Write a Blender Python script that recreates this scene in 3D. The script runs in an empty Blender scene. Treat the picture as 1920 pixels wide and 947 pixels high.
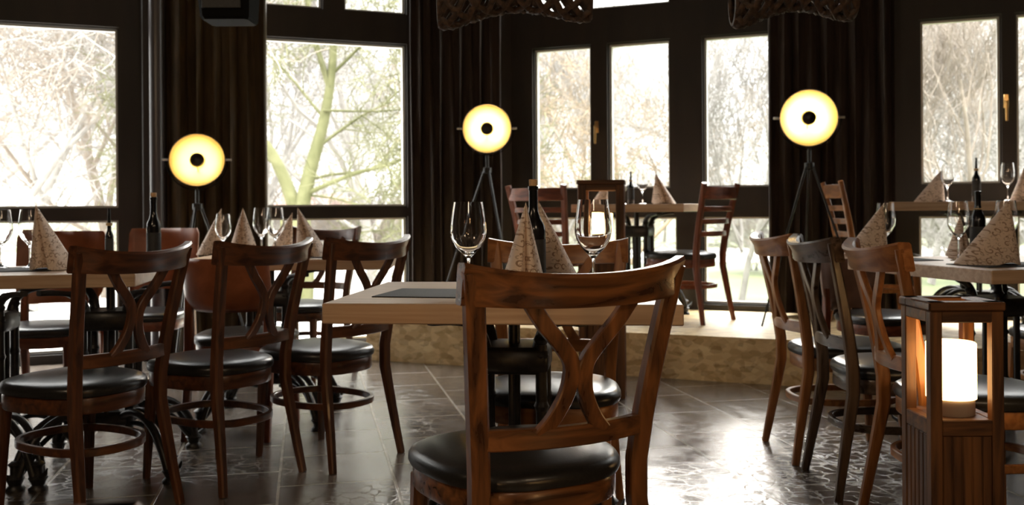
import bpy, bmesh, math, random
from mathutils import Vector, Matrix
C = bpy.context.scene.collection
PI = math.pi
R = math.radians
random.seed(7)

# ------------------------------------------------------------------ camera
cam = bpy.data.objects.new('camera', bpy.data.cameras.new('camera'))
C.objects.link(cam)
cam.location = (0, 0, 1.01)
cam.rotation_euler = (R(90), R(0.4), 0)
cam.data.sensor_width = 36
cam.data.lens = 33.75
cam.data.shift_y = -83.5 / 1920
cam.data.clip_end = 400
cam.data.dof.use_dof = True
cam.data.dof.focus_distance = 2.35
cam.data.dof.aperture_fstop = 5.0
bpy.context.scene.camera = cam
# ------------------------------------------------------------------ sky, sun, exposure
w = bpy.data.worlds.new('overcast_sky')
bpy.context.scene.world = w
w.use_nodes = True
bg = w.node_tree.nodes['Background']
# overcast sky: palest near the horizon, several times brighter overhead
_nt = w.node_tree
_tc = _nt.nodes.new('ShaderNodeTexCoord'); _sp = _nt.nodes.new('ShaderNodeSeparateXYZ'); _mr = _nt.nodes.new('ShaderNodeMapRange')
_nt.links.new(_tc.outputs['Generated'], _sp.inputs[0]); _nt.links.new(_sp.outputs[2], _mr.inputs['Value'])
_mr.inputs['From Min'].default_value = 0.24; _mr.inputs['From Max'].default_value = 0.75
_mr.inputs['To Min'].default_value = 1.5; _mr.inputs['To Max'].default_value = 11.5
_nt.links.new(_mr.outputs[0], bg.inputs[1])
bg.inputs[0].default_value = (1.0, 0.99, 0.97, 1)
sun = bpy.data.objects.new('low_sun', bpy.data.lights.new('low_sun', 'SUN'))
C.objects.link(sun)
sun.data.energy = 2.5
sun.data.color = (1.0, 0.94, 0.86)
sun.data.angle = R(22)
# light travels from beyond the centre window into the room
sun.rotation_euler = Vector((-0.25, -1.0, -0.42)).to_track_quat('-Z', 'Y').to_euler()
vs = bpy.context.scene.view_settings
vs.view_transform = 'Standard'
vs.look = 'None'
vs.exposure = 1.1
vs.gamma = 1.0
vs.use_curve_mapping = False
bpy.context.scene.cycles.max_bounces = 8
bpy.context.scene.cycles.transparent_max_bounces = 24

# ------------------------------------------------------------------ materials
def nodes(m):
    nt = m.node_tree
    return nt, nt.nodes, nt.links

def mat(name, col, rough=0.5, metal=0.0, spec=0.5, coat=0.0):
    m = bpy.data.materials.new(name)
    m.use_nodes = True
    b = m.node_tree.nodes['Principled BSDF']
    b.inputs['Base Color'].default_value = (*col, 1)
    b.inputs['Roughness'].default_value = rough
    b.inputs['Metallic'].default_value = metal
    b.inputs['Specular IOR Level'].default_value = spec
    b.inputs['Coat Weight'].default_value = coat
    return m

def ramp(ns, stops):
    r = ns.new('ShaderNodeValToRGB')
    e = r.color_ramp.elements
    e[0].position, e[0].color = stops[0][0], (*stops[0][1], 1)
    e[1].position, e[1].color = stops[-1][0], (*stops[-1][1], 1)
    for p, c in stops[1:-1]:
        x = e.new(p); x.color = (*c, 1)
    return r

def noisy(name, c1, c2, scale=(20, 20, 20), rough=0.5, bump=0.0, detail=6, metal=0.0, coat=0.0, spec=0.5,
          rvar=0.0, nscale=1.0, lo=0.35, hi=0.68, bdist=0.002):
    m = mat(name, c1, rough, metal, spec, coat)
    nt, ns, ln = nodes(m)
    b = ns['Principled BSDF']
    tc = ns.new('ShaderNodeTexCoord'); mp = ns.new('ShaderNodeMapping')
    mp.inputs['Scale'].default_value = scale
    ln.new(tc.outputs['Object'], mp.inputs[0])
    n = ns.new('ShaderNodeTexNoise'); n.inputs['Scale'].default_value = nscale; n.inputs['Detail'].default_value = detail
    n.inputs['Distortion'].default_value = 0.6
    ln.new(mp.outputs[0], n.inputs['Vector'])
    r = ramp(ns, [(lo, c1), (hi, c2)])
    ln.new(n.outputs['Fac'], r.inputs[0]); ln.new(r.outputs[0], b.inputs['Base Color'])
    if rvar:
        mr = ns.new('ShaderNodeMapRange')
        mr.inputs['To Min'].default_value = max(0.03, rough - rvar); mr.inputs['To Max'].default_value = rough + rvar
        ln.new(n.outputs['Fac'], mr.inputs['Value']); ln.new(mr.outputs[0], b.inputs['Roughness'])
    if bump:
        bp = ns.new('ShaderNodeBump'); bp.inputs['Strength'].default_value = bump; bp.inputs['Distance'].default_value = bdist
        ln.new(n.outputs['Fac'], bp.inputs['Height']); ln.new(bp.outputs[0], b.inputs['Normal'])
    return m

def wood_pair(name, c1, c2, rough=0.34, bump=0.25):
    return (noisy(name + '_upright', c1, c2, (38, 38, 3.2), rough, bump, rvar=0.10, coat=0.08),
            noisy(name + '_across', c1, c2, (3.2, 38, 38), rough, bump, rvar=0.10, coat=0.08))

W_MAIN = wood_pair('walnut_stained_beech', (0.055, 0.021, 0.008), (0.27, 0.108, 0.034), 0.30)
W_DARK = wood_pair('dark_stained_beech', (0.045, 0.016, 0.007), (0.155, 0.055, 0.020), 0.32)
W_HONEY = wood_pair('honey_stained_beech', (0.20, 0.075, 0.022), (0.40, 0.17, 0.055), 0.34)
W_GREY = wood_pair('greyed_dark_beech', (0.045, 0.028, 0.018), (0.13, 0.085, 0.055), 0.30)
W_RED = wood_pair('reddish_stained_beech', (0.10, 0.024, 0.010), (0.26, 0.075, 0.03), 0.34)
W_LANT = wood_pair('oiled_lantern_wood', (0.055, 0.020, 0.006), (0.20, 0.080, 0.022), 0.6, 0.4)
OAK = noisy('pale_oak_tabletop', (0.44, 0.295, 0.19), (0.60, 0.435, 0.30), (2.2, 46, 60), 0.42, 0.15, rvar=0.06)
M_SEAT = noisy('black_leatherette', (0.012, 0.012, 0.012), (0.022, 0.021, 0.020), (160, 160, 160), 0.30, 0.18, detail=3, bdist=0.001)
M_LEATH = noisy('rust_brown_leather', (0.20, 0.055, 0.018), (0.34, 0.105, 0.038), (9, 9, 9), 0.42, 0.1)
M_TAUPE = noisy('taupe_leather', (0.16, 0.085, 0.06), (0.25, 0.14, 0.10), (9, 9, 9), 0.5, 0.1)
M_IRON = noisy('black_cast_iron', (0.010, 0.010, 0.011), (0.022, 0.021, 0.022), (60, 60, 60), 0.38, 0.3, detail=4)
M_BLACK = mat('satin_black_paint', (0.012, 0.011, 0.011), 0.35)
M_MATTE = mat('matte_black_housing', (0.006, 0.006, 0.006), 0.9, 0, 0.1)
M_WALL = noisy('dark_brown_painted_boards', (0.013, 0.009, 0.007), (0.026, 0.017, 0.012), (6, 6, 1), 0.55, 0.1)
M_CEIL = noisy('dark_ceiling', (0.02, 0.015, 0.012), (0.03, 0.024, 0.02), (2, 2, 2), 0.8)
M_FRAME = noisy('dark_window_frame', (0.012, 0.009, 0.007), (0.024, 0.018, 0.013), (30, 30, 4), 0.42)
M_RIM = mat('daylit_glazing_rim', (0.62, 0.62, 0.58), 0.5)  # pale colour stands in for daylight on the window edges
M_PIPE = noisy('grey_painted_pipe', (0.07, 0.06, 0.065), (0.10, 0.09, 0.09), (10, 10, 1), 0.28)
M_CURT = noisy('dark_brown_curtain_velvet', (0.020, 0.011, 0.008), (0.038, 0.022, 0.014), (30, 30, 4), 0.85, 0.2)
M_CURT2 = noisy('olive_brown_curtain_velvet', (0.045, 0.028, 0.010), (0.085, 0.052, 0.02), (30, 30, 4), 0.7, 0.2)
M_BRASS = mat('brass', (0.75, 0.46, 0.18), 0.3, 1.0)
M_STEEL = mat('grey_steel', (0.55, 0.54, 0.52), 0.3, 1.0)
M_CORK = noisy('cork', (0.52, 0.32, 0.16), (0.68, 0.47, 0.27), (300, 300, 300), 0.8)
M_BOTTLE = mat('dark_wine_bottle', (0.008, 0.008, 0.009), 0.16, 0, 0.6)
M_LABEL = noisy('matte_black_label', (0.02, 0.021, 0.023), (0.03, 0.032, 0.034), (80, 80, 80), 0.6)
M_PALE = mat('cream_label_paper', (0.5, 0.38, 0.22), 0.7)
M_MAT = noisy('charcoal_placemat_weave', (0.018, 0.019, 0.021), (0.05, 0.05, 0.052), (260, 260, 260), 0.85, 0.4)
M_WICK = noisy('dark_wicker_strands', (0.025, 0.015, 0.010), (0.085, 0.048, 0.028), (50, 50, 50), 0.6, 0.4)
M_GOLD = mat('gold_dish_lining', (1.0, 0.72, 0.22), 0.55, 0.0)
M_GREYB = mat('grey_candle_holder', (0.40, 0.33, 0.27), 0.5)

def emis(name, col, s):
    m = mat(name, col, 0.6)
    b = m.node_tree.nodes['Principled BSDF']
    b.inputs['Emission Color'].default_value = (*col, 1)
    b.inputs['Emission Strength'].default_value = s
    return m
M_GLOW = emis('lit_frosted_cylinder', (1.0, 0.60, 0.24), 3.4)
M_BULB = emis('lit_bulb', (1.0, 0.72, 0.36), 6.0)

def glass_mat():
    m = mat('clear_wine_glass', (1, 1, 1), 0.0)
    b = m.node_tree.nodes['Principled BSDF']
    b.inputs['Transmission Weight'].default_value = 1.0
    b.inputs['IOR'].default_value = 1.45
    return m
M_GLASS = glass_mat()

def pane_mat():
    m = bpy.data.materials.new('window_glass'); m.use_nodes = True
    nt, ns, ln = nodes(m); ns.clear()
    o = ns.new('ShaderNodeOutputMaterial'); mx = ns.new('ShaderNodeMixShader')
    t = ns.new('ShaderNodeBsdfTransparent'); g = ns.new('ShaderNodeBsdfGlossy')
    t.inputs[0].default_value = (0.96, 0.97, 0.96, 1)
    g.inputs['Roughness'].default_value = 0.02
    mx.inputs[0].default_value = 0.004
    ln.new(t.outputs[0], mx.inputs[1]); ln.new(g.outputs[0], mx.inputs[2]); ln.new(mx.outputs[0], o.inputs[0])
    return m
M_PANE = pane_mat()

def floor_mat():
    m = mat('slate_floor_tiles', (0.05, 0.045, 0.04), 0.25)
    nt, ns, ln = nodes(m); b = ns['Principled BSDF']
    tc = ns.new('ShaderNodeTexCoord'); mp = ns.new('ShaderNodeMapping')
    mp.vector_type = 'TEXTURE'
    mp.inputs['Location'].default_value = (-0.446, 3.585, 0)
    mp.inputs['Rotation'].default_value = (0, 0, R(12))
    ln.new(tc.outputs['Object'], mp.inputs[0])
    br = ns.new('ShaderNodeTexBrick')
    br.offset = 0.5; br.squash = 1.0
    br.inputs['Scale'].default_value = 1.0
    br.inputs['Brick Width'].default_value = 0.42
    br.inputs['Row Height'].default_value = 0.42
    br.inputs['Mortar Size'].default_value = 0.006
    br.inputs['Mortar Smooth'].default_value = 0.3
    br.inputs['Color1'].default_value = (0.135, 0.108, 0.085, 1)
    br.inputs['Color2'].default_value = (0.095, 0.078, 0.064, 1)
    br.inputs['Mortar'].default_value = (0.34, 0.30, 0.24, 1)
    # swap axes so the unbroken joints run away from the camera
    sp = ns.new('ShaderNodeSeparateXYZ'); cb = ns.new('ShaderNodeCombineXYZ')
    ln.new(mp.outputs[0], sp.inputs[0]); ln.new(sp.outputs[1], cb.inputs[0]); ln.new(sp.outputs[0], cb.inputs[1])
    ln.new(cb.outputs[0], br.inputs['Vector'])
    n1 = ns.new('ShaderNodeTexNoise'); n1.inputs['Scale'].default_value = 9; n1.inputs['Detail'].default_value = 8
    n1.inputs['Roughness'].default_value = 0.62; n1.inputs['Distortion'].default_value = 0.8
    ln.new(mp.outputs[0], n1.inputs['Vector'])
    vo = ns.new('ShaderNodeTexVoronoi'); vo.feature = 'DISTANCE_TO_EDGE'; vo.inputs['Scale'].default_value = 14
    nd = ns.new('ShaderNodeVectorMath'); nd.operation = 'MULTIPLY_ADD'
    nd.inputs[1].default_value = (0.12, 0.12, 0.12)
    ln.new(n1.outputs['Color'], nd.inputs[0]); ln.new(mp.outputs[0], nd.inputs[2])
    ln.new(nd.outputs[0], vo.inputs['Vector'])
    vr = ns.new('ShaderNodeMapRange'); vr.inputs['From Max'].default_value = 0.05
    ln.new(vo.outputs['Distance'], vr.inputs['Value'])
    n2 = ns.new('ShaderNodeTexNoise'); n2.inputs['Scale'].default_value = 0.9; n2.inputs['Detail'].default_value = 1
    ln.new(mp.outputs[0], n2.inputs['Vector'])
    cr = ns.new('ShaderNodeMapRange'); cr.inputs['From Min'].default_value = 0.50; cr.inputs['From Max'].default_value = 0.60
    ln.new(n2.outputs['Fac'], cr.inputs['Value'])
    inv = ns.new('ShaderNodeMath'); inv.operation = 'SUBTRACT'; inv.inputs[0].default_value = 1.0
    ln.new(vr.outputs[0], inv.inputs[1])
    crk = ns.new('ShaderNodeMath'); crk.operation = 'MULTIPLY'
    ln.new(inv.outputs[0], crk.inputs[0]); ln.new(cr.outputs[0], crk.inputs[1])
    mx = ns.new('ShaderNodeMix'); mx.data_type = 'RGBA'; mx.blend_type = 'MULTIPLY'; mx.inputs[0].default_value = 0.8
    rr = ramp(ns, [(0.3, (0.6, 0.6, 0.6)), (0.7, (1.3, 1.25, 1.2))])
    ln.new(n1.outputs['Fac'], rr.inputs[0])
    ln.new(br.outputs['Color'], mx.inputs[6]); ln.new(rr.outputs[0], mx.inputs[7])
    ln.new(mx.outputs[2], b.inputs['Base Color'])
    ro = ns.new('ShaderNodeMapRange'); ro.inputs['From Min'].default_value = 0.3; ro.inputs['From Max'].default_value = 0.7
    ro.inputs['To Min'].default_value = 0.15; ro.inputs['To Max'].default_value = 0.27
    ln.new(n1.outputs['Fac'], ro.inputs['Value']); ln.new(ro.outputs[0], b.inputs['Roughness'])
    h1 = ns.new('ShaderNodeMath'); h1.operation = 'MULTIPLY_ADD'; h1.inputs[1].default_value = -0.5
    ln.new(crk.outputs[0], h1.inputs[0]); ln.new(n1.outputs['Fac'], h1.inputs[2])
    h2 = ns.new('ShaderNodeMath'); h2.operation = 'MULTIPLY_ADD'; h2.inputs[1].default_value = -1.2
    ln.new(br.outputs['Fac'], h2.inputs[0]); ln.new(h1.outputs[0], h2.inputs[2])
    bp = ns.new('ShaderNodeBump'); bp.inputs['Strength'].default_value = 0.45; bp.inputs['Distance'].default_value = 0.003; b.inputs['IOR'].default_value = 2.0
    ln.new(h2.outputs[0], bp.inputs['Height']); ln.new(bp.outputs[0], b.inputs['Normal'])
    return m
M_FLOOR = floor_mat()

def osb_mat():
    m = mat('pressed_chip_board', (0.6, 0.42, 0.2), 0.5)
    nt, ns, ln = nodes(m); b = ns['Principled BSDF']
    tc = ns.new('ShaderNodeTexCoord')
    cols = []
    for k, (rot, sc) in enumerate(((R(20), (14, 40, 30)), (R(-50), (12, 36, 34)))):
        mp = ns.new('ShaderNodeMapping'); mp.inputs['Rotation'].default_value = (rot, rot * 0.7, rot); mp.inputs['Scale'].default_value = sc
        ln.new(tc.outputs['Object'], mp.inputs[0])
        v = ns.new('ShaderNodeTexVoronoi'); v.inputs['Scale'].default_value = 1.0
        ln.new(mp.outputs[0], v.inputs['Vector'])
        bw = ns.new('ShaderNodeSeparateColor'); ln.new(v.outputs['Color'], bw.inputs[0])
        r = ramp(ns, [(0.0, (0.40, 0.25, 0.10)), (0.5, (0.74, 0.54, 0.27)), (1.0, (0.90, 0.74, 0.44))])
        ln.new(bw.outputs[0], r.inputs[0]); cols.append(r)
    mx = ns.new('ShaderNodeMix'); mx.data_type = 'RGBA'; mx.inputs[0].default_value = 0.5
    ln.new(cols[0].outputs[0], mx.inputs[6]); ln.new(cols[1].outputs[0], mx.inputs[7])
    ln.new(mx.outputs[2], b.inputs['Base Color'])
    return m
M_OSB = osb_mat()

def napkin_mat():
    m = mat('beige_napkin_with_brown_scrolls', (0.62, 0.5, 0.4), 0.8)
    nt, ns, ln = nodes(m); b = ns['Principled BSDF']
    def math_(op, a, bb=None, c=None):
        x = ns.new('ShaderNodeMath'); x.operation = op
        for i, q in enumerate((a, bb, c)):
            if q is None: continue
            if isinstance(q, (int, float)): x.inputs[i].default_value = q
            else: ln.new(q, x.inputs[i])
        return x.outputs[0]
    tc = ns.new('ShaderNodeTexCoord'); sp = ns.new('ShaderNodeSeparateXYZ'); ln.new(tc.outputs['Object'], sp.inputs[0])
    facs = []
    for off, sc in (((0, 0), 38), ((0.37, 0.61), 50)):
        cx = math_('ADD', math_('MULTIPLY', math_('ADD', sp.outputs[0], math_('MULTIPLY', sp.outputs[1], 0.5)), sc), off[0] * 7)
        cz = math_('ADD', math_('MULTIPLY', sp.outputs[2], sc), off[1] * 7)
        cb = ns.new('ShaderNodeCombineXYZ'); ln.new(cx, cb.inputs[0]); ln.new(cz, cb.inputs[1])
        v = ns.new('ShaderNodeTexVoronoi'); v.inputs['Scale'].default_value = 1.0; v.inputs['Randomness'].default_value = 0.75
        ln.new(cb.outputs[0], v.inputs['Vector'])
        d = ns.new('ShaderNodeVectorMath'); d.operation = 'SUBTRACT'
        ln.new(cb.outputs[0], d.inputs[0]); ln.new(v.outputs['Position'], d.inputs[1])
        s2 = ns.new('ShaderNodeSeparateXYZ'); ln.new(d.outputs[0], s2.inputs[0])
        ang = math_('DIVIDE', math_('ARCTAN2', s2.outputs[1], s2.outputs[0]), 2 * PI)
        sc_ = ns.new('ShaderNodeSeparateColor'); ln.new(v.outputs['Color'], sc_.inputs[0])
        rad = v.outputs['Distance']
        ph = math_('ADD', math_('ADD', ang, math_('MULTIPLY', rad, 2.1)), sc_.outputs[0])
        fr = math_('ABSOLUTE', math_('SUBTRACT', math_('FRACT', ph), 0.5))
        line = math_('LESS_THAN', fr, 0.13)
        ring = math_('MULTIPLY', math_('LESS_THAN', rad, 0.56), math_('GREATER_THAN', rad, 0.08))
        facs.append(math_('MULTIPLY', line, ring))
    f = math_('MULTIPLY', math_('MAXIMUM', facs[0], math_('MULTIPLY', facs[1], 0.55)), 0.85)
    mx = ns.new('ShaderNodeMix'); mx.data_type = 'RGBA'
    ln.new(f, mx.inputs[0])
    mx.inputs[6].default_value = (0.78, 0.64, 0.53, 1); mx.inputs[7].default_value = (0.28, 0.16, 0.09, 1)
    ln.new(mx.outputs[2], b.inputs['Base Color'])
    b.inputs['Subsurface Weight'].default_value = 0.0
    return m
M_NAP = napkin_mat()
M_GRASS = noisy('winter_grass', (0.045, 0.062, 0.018), (0.085, 0.095, 0.035), (0.7, 0.7, 0.7), 0.9, 0.0)
M_PAVE = noisy('pale_terrace_paving', (0.55, 0.54, 0.51), (0.68, 0.66, 0.63), (3, 3, 3), 0.8)
M_PATH = noisy('pale_gravel', (0.20, 0.19, 0.17), (0.27, 0.26, 0.235), (2, 2, 2), 0.9)
M_BARKG = noisy('mossy_green_bark', (0.075, 0.078, 0.028), (0.145, 0.145, 0.07), (3, 3, 3), 0.9)
M_BARK = noisy('grey_brown_bark', (0.15, 0.125, 0.10), (0.22, 0.185, 0.15), (3, 3, 3), 0.9)
M_BARKO = noisy('ochre_bark', (0.19, 0.14, 0.09), (0.26, 0.20, 0.13), (3, 3, 3), 0.9)
M_TWIG = noisy('pale_twig_bark', (0.175, 0.163, 0.15), (0.26, 0.245, 0.225), (3, 3, 3), 0.9)

# ------------------------------------------------------------------ mesh building
class MB:
    def __init__(s): s.v = []; s.f = []
    def add(s, vs_, fs_):
        o = len(s.v); s.v += [tuple(v) for v in vs_]; s.f += [tuple(i + o for i in f) for f in fs_]; return s
    def sweep(s, path, wh, ref=(0, 0, 1), closed=False, bev=0.28, sec=None):
        """rounded-rectangle section swept along path; wh = (width,height) or list per point"""
        P = [Vector(p) for p in path]; n = len(P)
        if not isinstance(wh, list): wh = [wh] * n
        ref = Vector(ref)
        rings = []
        for i, p in enumerate(P):
            a = P[(i - 1) % n] if (closed or i > 0) else P[i]
            b = P[(i + 1) % n] if (closed or i < n - 1) else P[i]
            t = (b - a).normalized()
            sd = t.cross(ref)
            if sd.length < 1e-4: sd = t.cross(Vector((0, 1, 0)))
            sd.normalize(); up = sd.cross(t).normalized()
            w_, h_ = wh[i][0] / 2, wh[i][1] / 2
            q = min(w_, h_) * bev * 2 * 0.5
            pts = [(w_ - q, -h_), (w_, -h_ + q), (w_, h_ - q), (w_ - q, h_), (-w_ + q, h_), (-w_, h_ - q), (-w_, -h_ + q), (-w_ + q, -h_)]
            rings.append([p + sd * x + up * y for x, y in pts])
        return s._loft(rings, closed)
    def tube(s, path, r, n=10, closed=False):
        P = [Vector(p) for p in path]; m = len(P)
        if not isinstance(r, (list, tuple)): r = [r] * m
        rings = []; sd = None
        for i, p in enumerate(P):
            a = P[(i - 1) % m] if (closed or i > 0) else P[i]
            b = P[(i + 1) % m] if (closed or i < m - 1) else P[i]
            t = (b - a).normalized()
            if sd is None:
                sd = t.cross(Vector((0.3, 0.2, 1))); 
                if sd.length < 1e-3: sd = t.cross(Vector((1, 0, 0)))
            sd = (sd - t * sd.dot(t)).normalized(); up = t.cross(sd)
            rings.append([p + (sd * math.cos(2 * PI * k / n) + up * math.sin(2 * PI * k / n)) * r[i] for k in range(n)])
        return s._loft(rings, closed)
    def _loft(s, rings, closed=False, caps=True):
        n = len(rings[0]); m = len(rings)
        vs_ = [v for r in rings for v in r]; fs_ = []
        for i in range(m if closed else m - 1):
            a = i * n; b = ((i + 1) % m) * n
            for k in range(n):
                k2 = (k + 1) % n
                fs_.append((a + k, a + k2, b + k2, b + k))
        if not closed and caps:
            fs_.append(tuple(range(n))[::-1]); fs_.append(tuple((m - 1) * n + k for k in range(n)))
        return s.add(vs_, fs_)
    def lathe(s, prof, n=24, c=(0, 0, 0), M=None):
        rings = []
        for r_, z in prof:
            rr_ = max(r_, 1e-5)
            ring = [Vector((rr_ * math.cos(2 * PI * k / n), rr_ * math.sin(2 * PI * k / n), z)) for k in range(n)]
            if M: ring = [M @ v for v in ring]
            rings.append([v + Vector(c) for v in ring])
        return s._loft(rings, False, True)
    def box(s, c, size, rot=None, bev=0.004, seg=1):
        bm = bmesh.new(); bmesh.ops.create_cube(bm, size=1)
        for v in bm.verts: v.co = Vector((v.co.x * size[0], v.co.y * size[1], v.co.z * size[2]))
        if bev: bmesh.ops.bevel(bm, geom=bm.edges[:], offset=min(bev, min(size) * 0.4), segments=seg, affect='EDGES', profile=0.5)
        M = Matrix.Translation(c) @ (rot if rot else Matrix())
        bm.verts.index_update()
        s.add([M @ v.co for v in bm.verts], [[v.index for v in f.verts] for f in bm.faces]); bm.free(); return s
    def bar(s, a, b, w_, h_, ref=(0, 0, 1), bev=0.25): return s.sweep([a, b], (w_, h_), ref, bev=bev)
    def shell(s, outline, prof):
        """outline: list of (x,y); prof: list of (scale_or_inset, z): rings made by scaling outline"""
        rings = [[Vector((x * k, y * k, z)) for x, y in outline] for k, z in prof]
        return s._loft(rings, False, True)
    def mesh(s, name, smooth=40):
        me = bpy.data.meshes.new(name); me.from_pydata(s.v, [], s.f); me.update()
        bm = bmesh.new(); bm.from_mesh(me); bmesh.ops.recalc_face_normals(bm, faces=bm.faces[:]); bm.to_mesh(me); bm.free()
        if smooth:
            me.polygons.foreach_set('use_smooth', [True] * len(me.polygons)); me.set_sharp_from_angle(angle=R(smooth))
        return me

def part(name, mb, m, parent=None, smooth=40, loc=None, label=None):
    me = mb.mesh(name, smooth) if isinstance(mb, MB) else mb
    o = bpy.data.objects.new(name, me); C.objects.link(o)
    if not me.materials: me.materials.append(m)
    elif me.materials[0] is not m:
        o.material_slots[0].link = 'OBJECT'; o.material_slots[0].material = m
    if parent: o.parent = parent
    if loc: o.location = loc
    if label: o['label'] = label
    return o

def tag(o, label, cat, group=None, kind=None):
    o['label'] = label; o['category'] = cat
    if group: o['group'] = group
    if kind: o['kind'] = kind
    return o

def thing(name, label, cat, loc=(0, 0, 0), rz=0, group=None):
    o = bpy.data.objects.new(name, None); C.objects.link(o); o.empty_display_size = 0.1
    o.location = loc; o.rotation_euler = (0, 0, R(rz))
    return tag(o, label, cat, group)

def struct(name, mb, m, parent=None, smooth=0):
    o = part(name, mb, m, parent, smooth)
    if not parent: o['kind'] = 'structure'
    return o

def catmull(pts, k=6):
    P = [Vector(p) for p in pts]; out = []
    for i in range(len(P) - 1):
        p0 = P[max(i - 1, 0)]; p1 = P[i]; p2 = P[i + 1]; p3 = P[min(i + 2, len(P) - 1)]
        for j in range(k):
            t = j / k
            out.append(0.5 * ((2 * p1) + (-p0 + p2) * t + (2 * p0 - 5 * p1 + 4 * p2 - p3) * t * t + (-p0 + 3 * p1 - 3 * p2 + p3) * t ** 3))
    out.append(P[-1]); return out

def lerp(a, b, t): return a + (b - a) * t

# ================================================================== THE ROOM
# Two straight window walls meet in a shallow corner straight ahead of the camera.
LD = Vector((-1, -0.40)).normalized()      # left wall runs from the corner to the left and nearer
RD = Vector((1, -0.414)).normalized()      # centre/right wall runs from the corner to the right and nearer
CORNER = Vector((0.0, 7.55))
def s_left(u):                              # distance along the left wall seen at picture column u
    t = (u - 960) / 1800.0
    Y = 7.55 / (1 - 0.40 * t); return (Vector((t * Y, Y)) - CORNER).length
def s_right(u):
    t = (u - 960) / 1800.0
    Y = 7.55 / (1 + 0.414 * t); return (Vector((t * Y, Y)) - CORNER).length
LN = Vector((LD.y, -LD.x)); LN = LN if LN.y < 0 else -LN      # into the room
RN = Vector((RD.y, -RD.x)); RN = RN if RN.y < 0 else -RN
def wpt(D, N, s_, z, off=0.0):
    p = CORNER + D * s_ + N * off
    return Vector((p.x, p.y, z))

WALL_H = 3.25
def wall_panels(D, N, s0, s1, openings, t=0.14, z0=-0.3):
    ss = sorted(set([s0, s1] + [o[0] for o in openings] + [o[1] for o in openings]))
    mb = MB()
    for a, b in zip(ss[:-1], ss[1:]):
        mid = (a + b) / 2
        cuts = sorted([(o[2], o[3]) for o in openings if o[0] < mid < o[1]])
        z = z0; solid = []
        for c0, c1 in cuts:
            if c0 > z: solid.append((z, c0))
            z = c1
        solid.append((z, WALL_H))
        for q0, q1 in solid:
            pts = [wpt(D, N, a, q0, 0), wpt(D, N, b, q0, 0), wpt(D, N, b, q0, -t), wpt(D, N, a, q0, -t)]
            top = [Vector((p.x, p.y, q1)) for p in pts]
            mb.add(pts + top, [(0, 1, 2, 3), (4, 5, 6, 7), (0, 1, 5, 4), (1, 2, 6, 5), (2, 3, 7, 6), (3, 0, 4, 7)])
    return mb

winN = [0]
def window(D, N, s0, s1, z0, z1, fr=0.022, handle=None):
    winN[0] += 1
    root = bpy.data.objects.new('window_%d' % winN[0], None); C.objects.link(root); root['kind'] = 'structure'
    root.location = wpt(D, N, (s0 + s1) / 2, z0, -0.06)
    off = root.location.copy()
    def rect(m, ins, th, d0, d1):
        for (a, b, c, d) in ((s0 + ins, s1 - ins, z0 + ins, z0 + ins + th), (s0 + ins, s1 - ins, z1 - ins - th, z1 - ins),
                             (s0 + ins, s0 + ins + th, z0 + ins + th, z1 - ins - th), (s1 - ins - th, s1 - ins, z0 + ins + th, z1 - ins - th)):
            pts = [wpt(D, N, a, c, d0), wpt(D, N, b, c, d0), wpt(D, N, b, c, d1), wpt(D, N, a, c, d1)]
            pts = [p - off for p in pts]; top = [p + Vector((0, 0, d - c)) for p in pts]
            m.add(pts + top, [(0, 1, 2, 3), (4, 5, 6, 7), (0, 1, 5, 4), (1, 2, 6, 5), (2, 3, 7, 6), (3, 0, 4, 7)])
    m = MB(); rect(m, 0.0, fr * 0.5, -0.02, -0.10); part('window_frame', m, M_FRAME, root, 0)
    m = MB(); rect(m, fr * 0.5, fr * 0.6, -0.045, -0.085); part('glazing_rim', m, M_RIM, root, 0)
    m = MB()
    pts = [wpt(D, N, s0 + fr, z0 + fr, -0.065) - off, wpt(D, N, s1 - fr, z0 + fr, -0.065) - off,
           wpt(D, N, s1 - fr, z1 - fr, -0.065) - off, wpt(D, N, s0 + fr, z1 - fr, -0.065) - off]
    m.add(pts, [(0, 1, 2, 3)]); part('pane', m, M_PANE, root, 0)
    if handle:
        hs, hz = handle
        p = wpt(D, N, hs, hz, 0.0) - off; q = Vector((N.x, N.y, 0))
        m = MB(); m.tube([p, p + q * 0.045], 0.012, 10); m.tube([p + q * 0.04, p + q * 0.045 + Vector((0, 0, -0.13))], [0.011, 0.008], 8)
        m.box(p + q * 0.004, (0.03, 0.012, 0.09), Matrix.Rotation(math.atan2(D.y, D.x), 4, 'Z'))
        part('window_handle', m, M_BRASS, root, label='brass window handle')
    return root

# left wall
L = s_left
lo = []
LM, LT = (1.02, 2.25), (2.47, 3.05)
lo += [(L(225), L(225) + 2.3, *LM), (L(225), L(225) + 2.3, 0.06, 0.955), (L(225), L(225) + 2.3, *LT)]
lo += [(L(765), L(455), *LM), (L(765), L(455), 0.04, 0.955), (L(765), L(647), *LT), (L(608), L(455), *LT)]
struct('wall_left', wall_panels(LD, LN, 0.0, 6.2, lo), M_WALL)
for o_ in lo: window(LD, LN, *o_)
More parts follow.
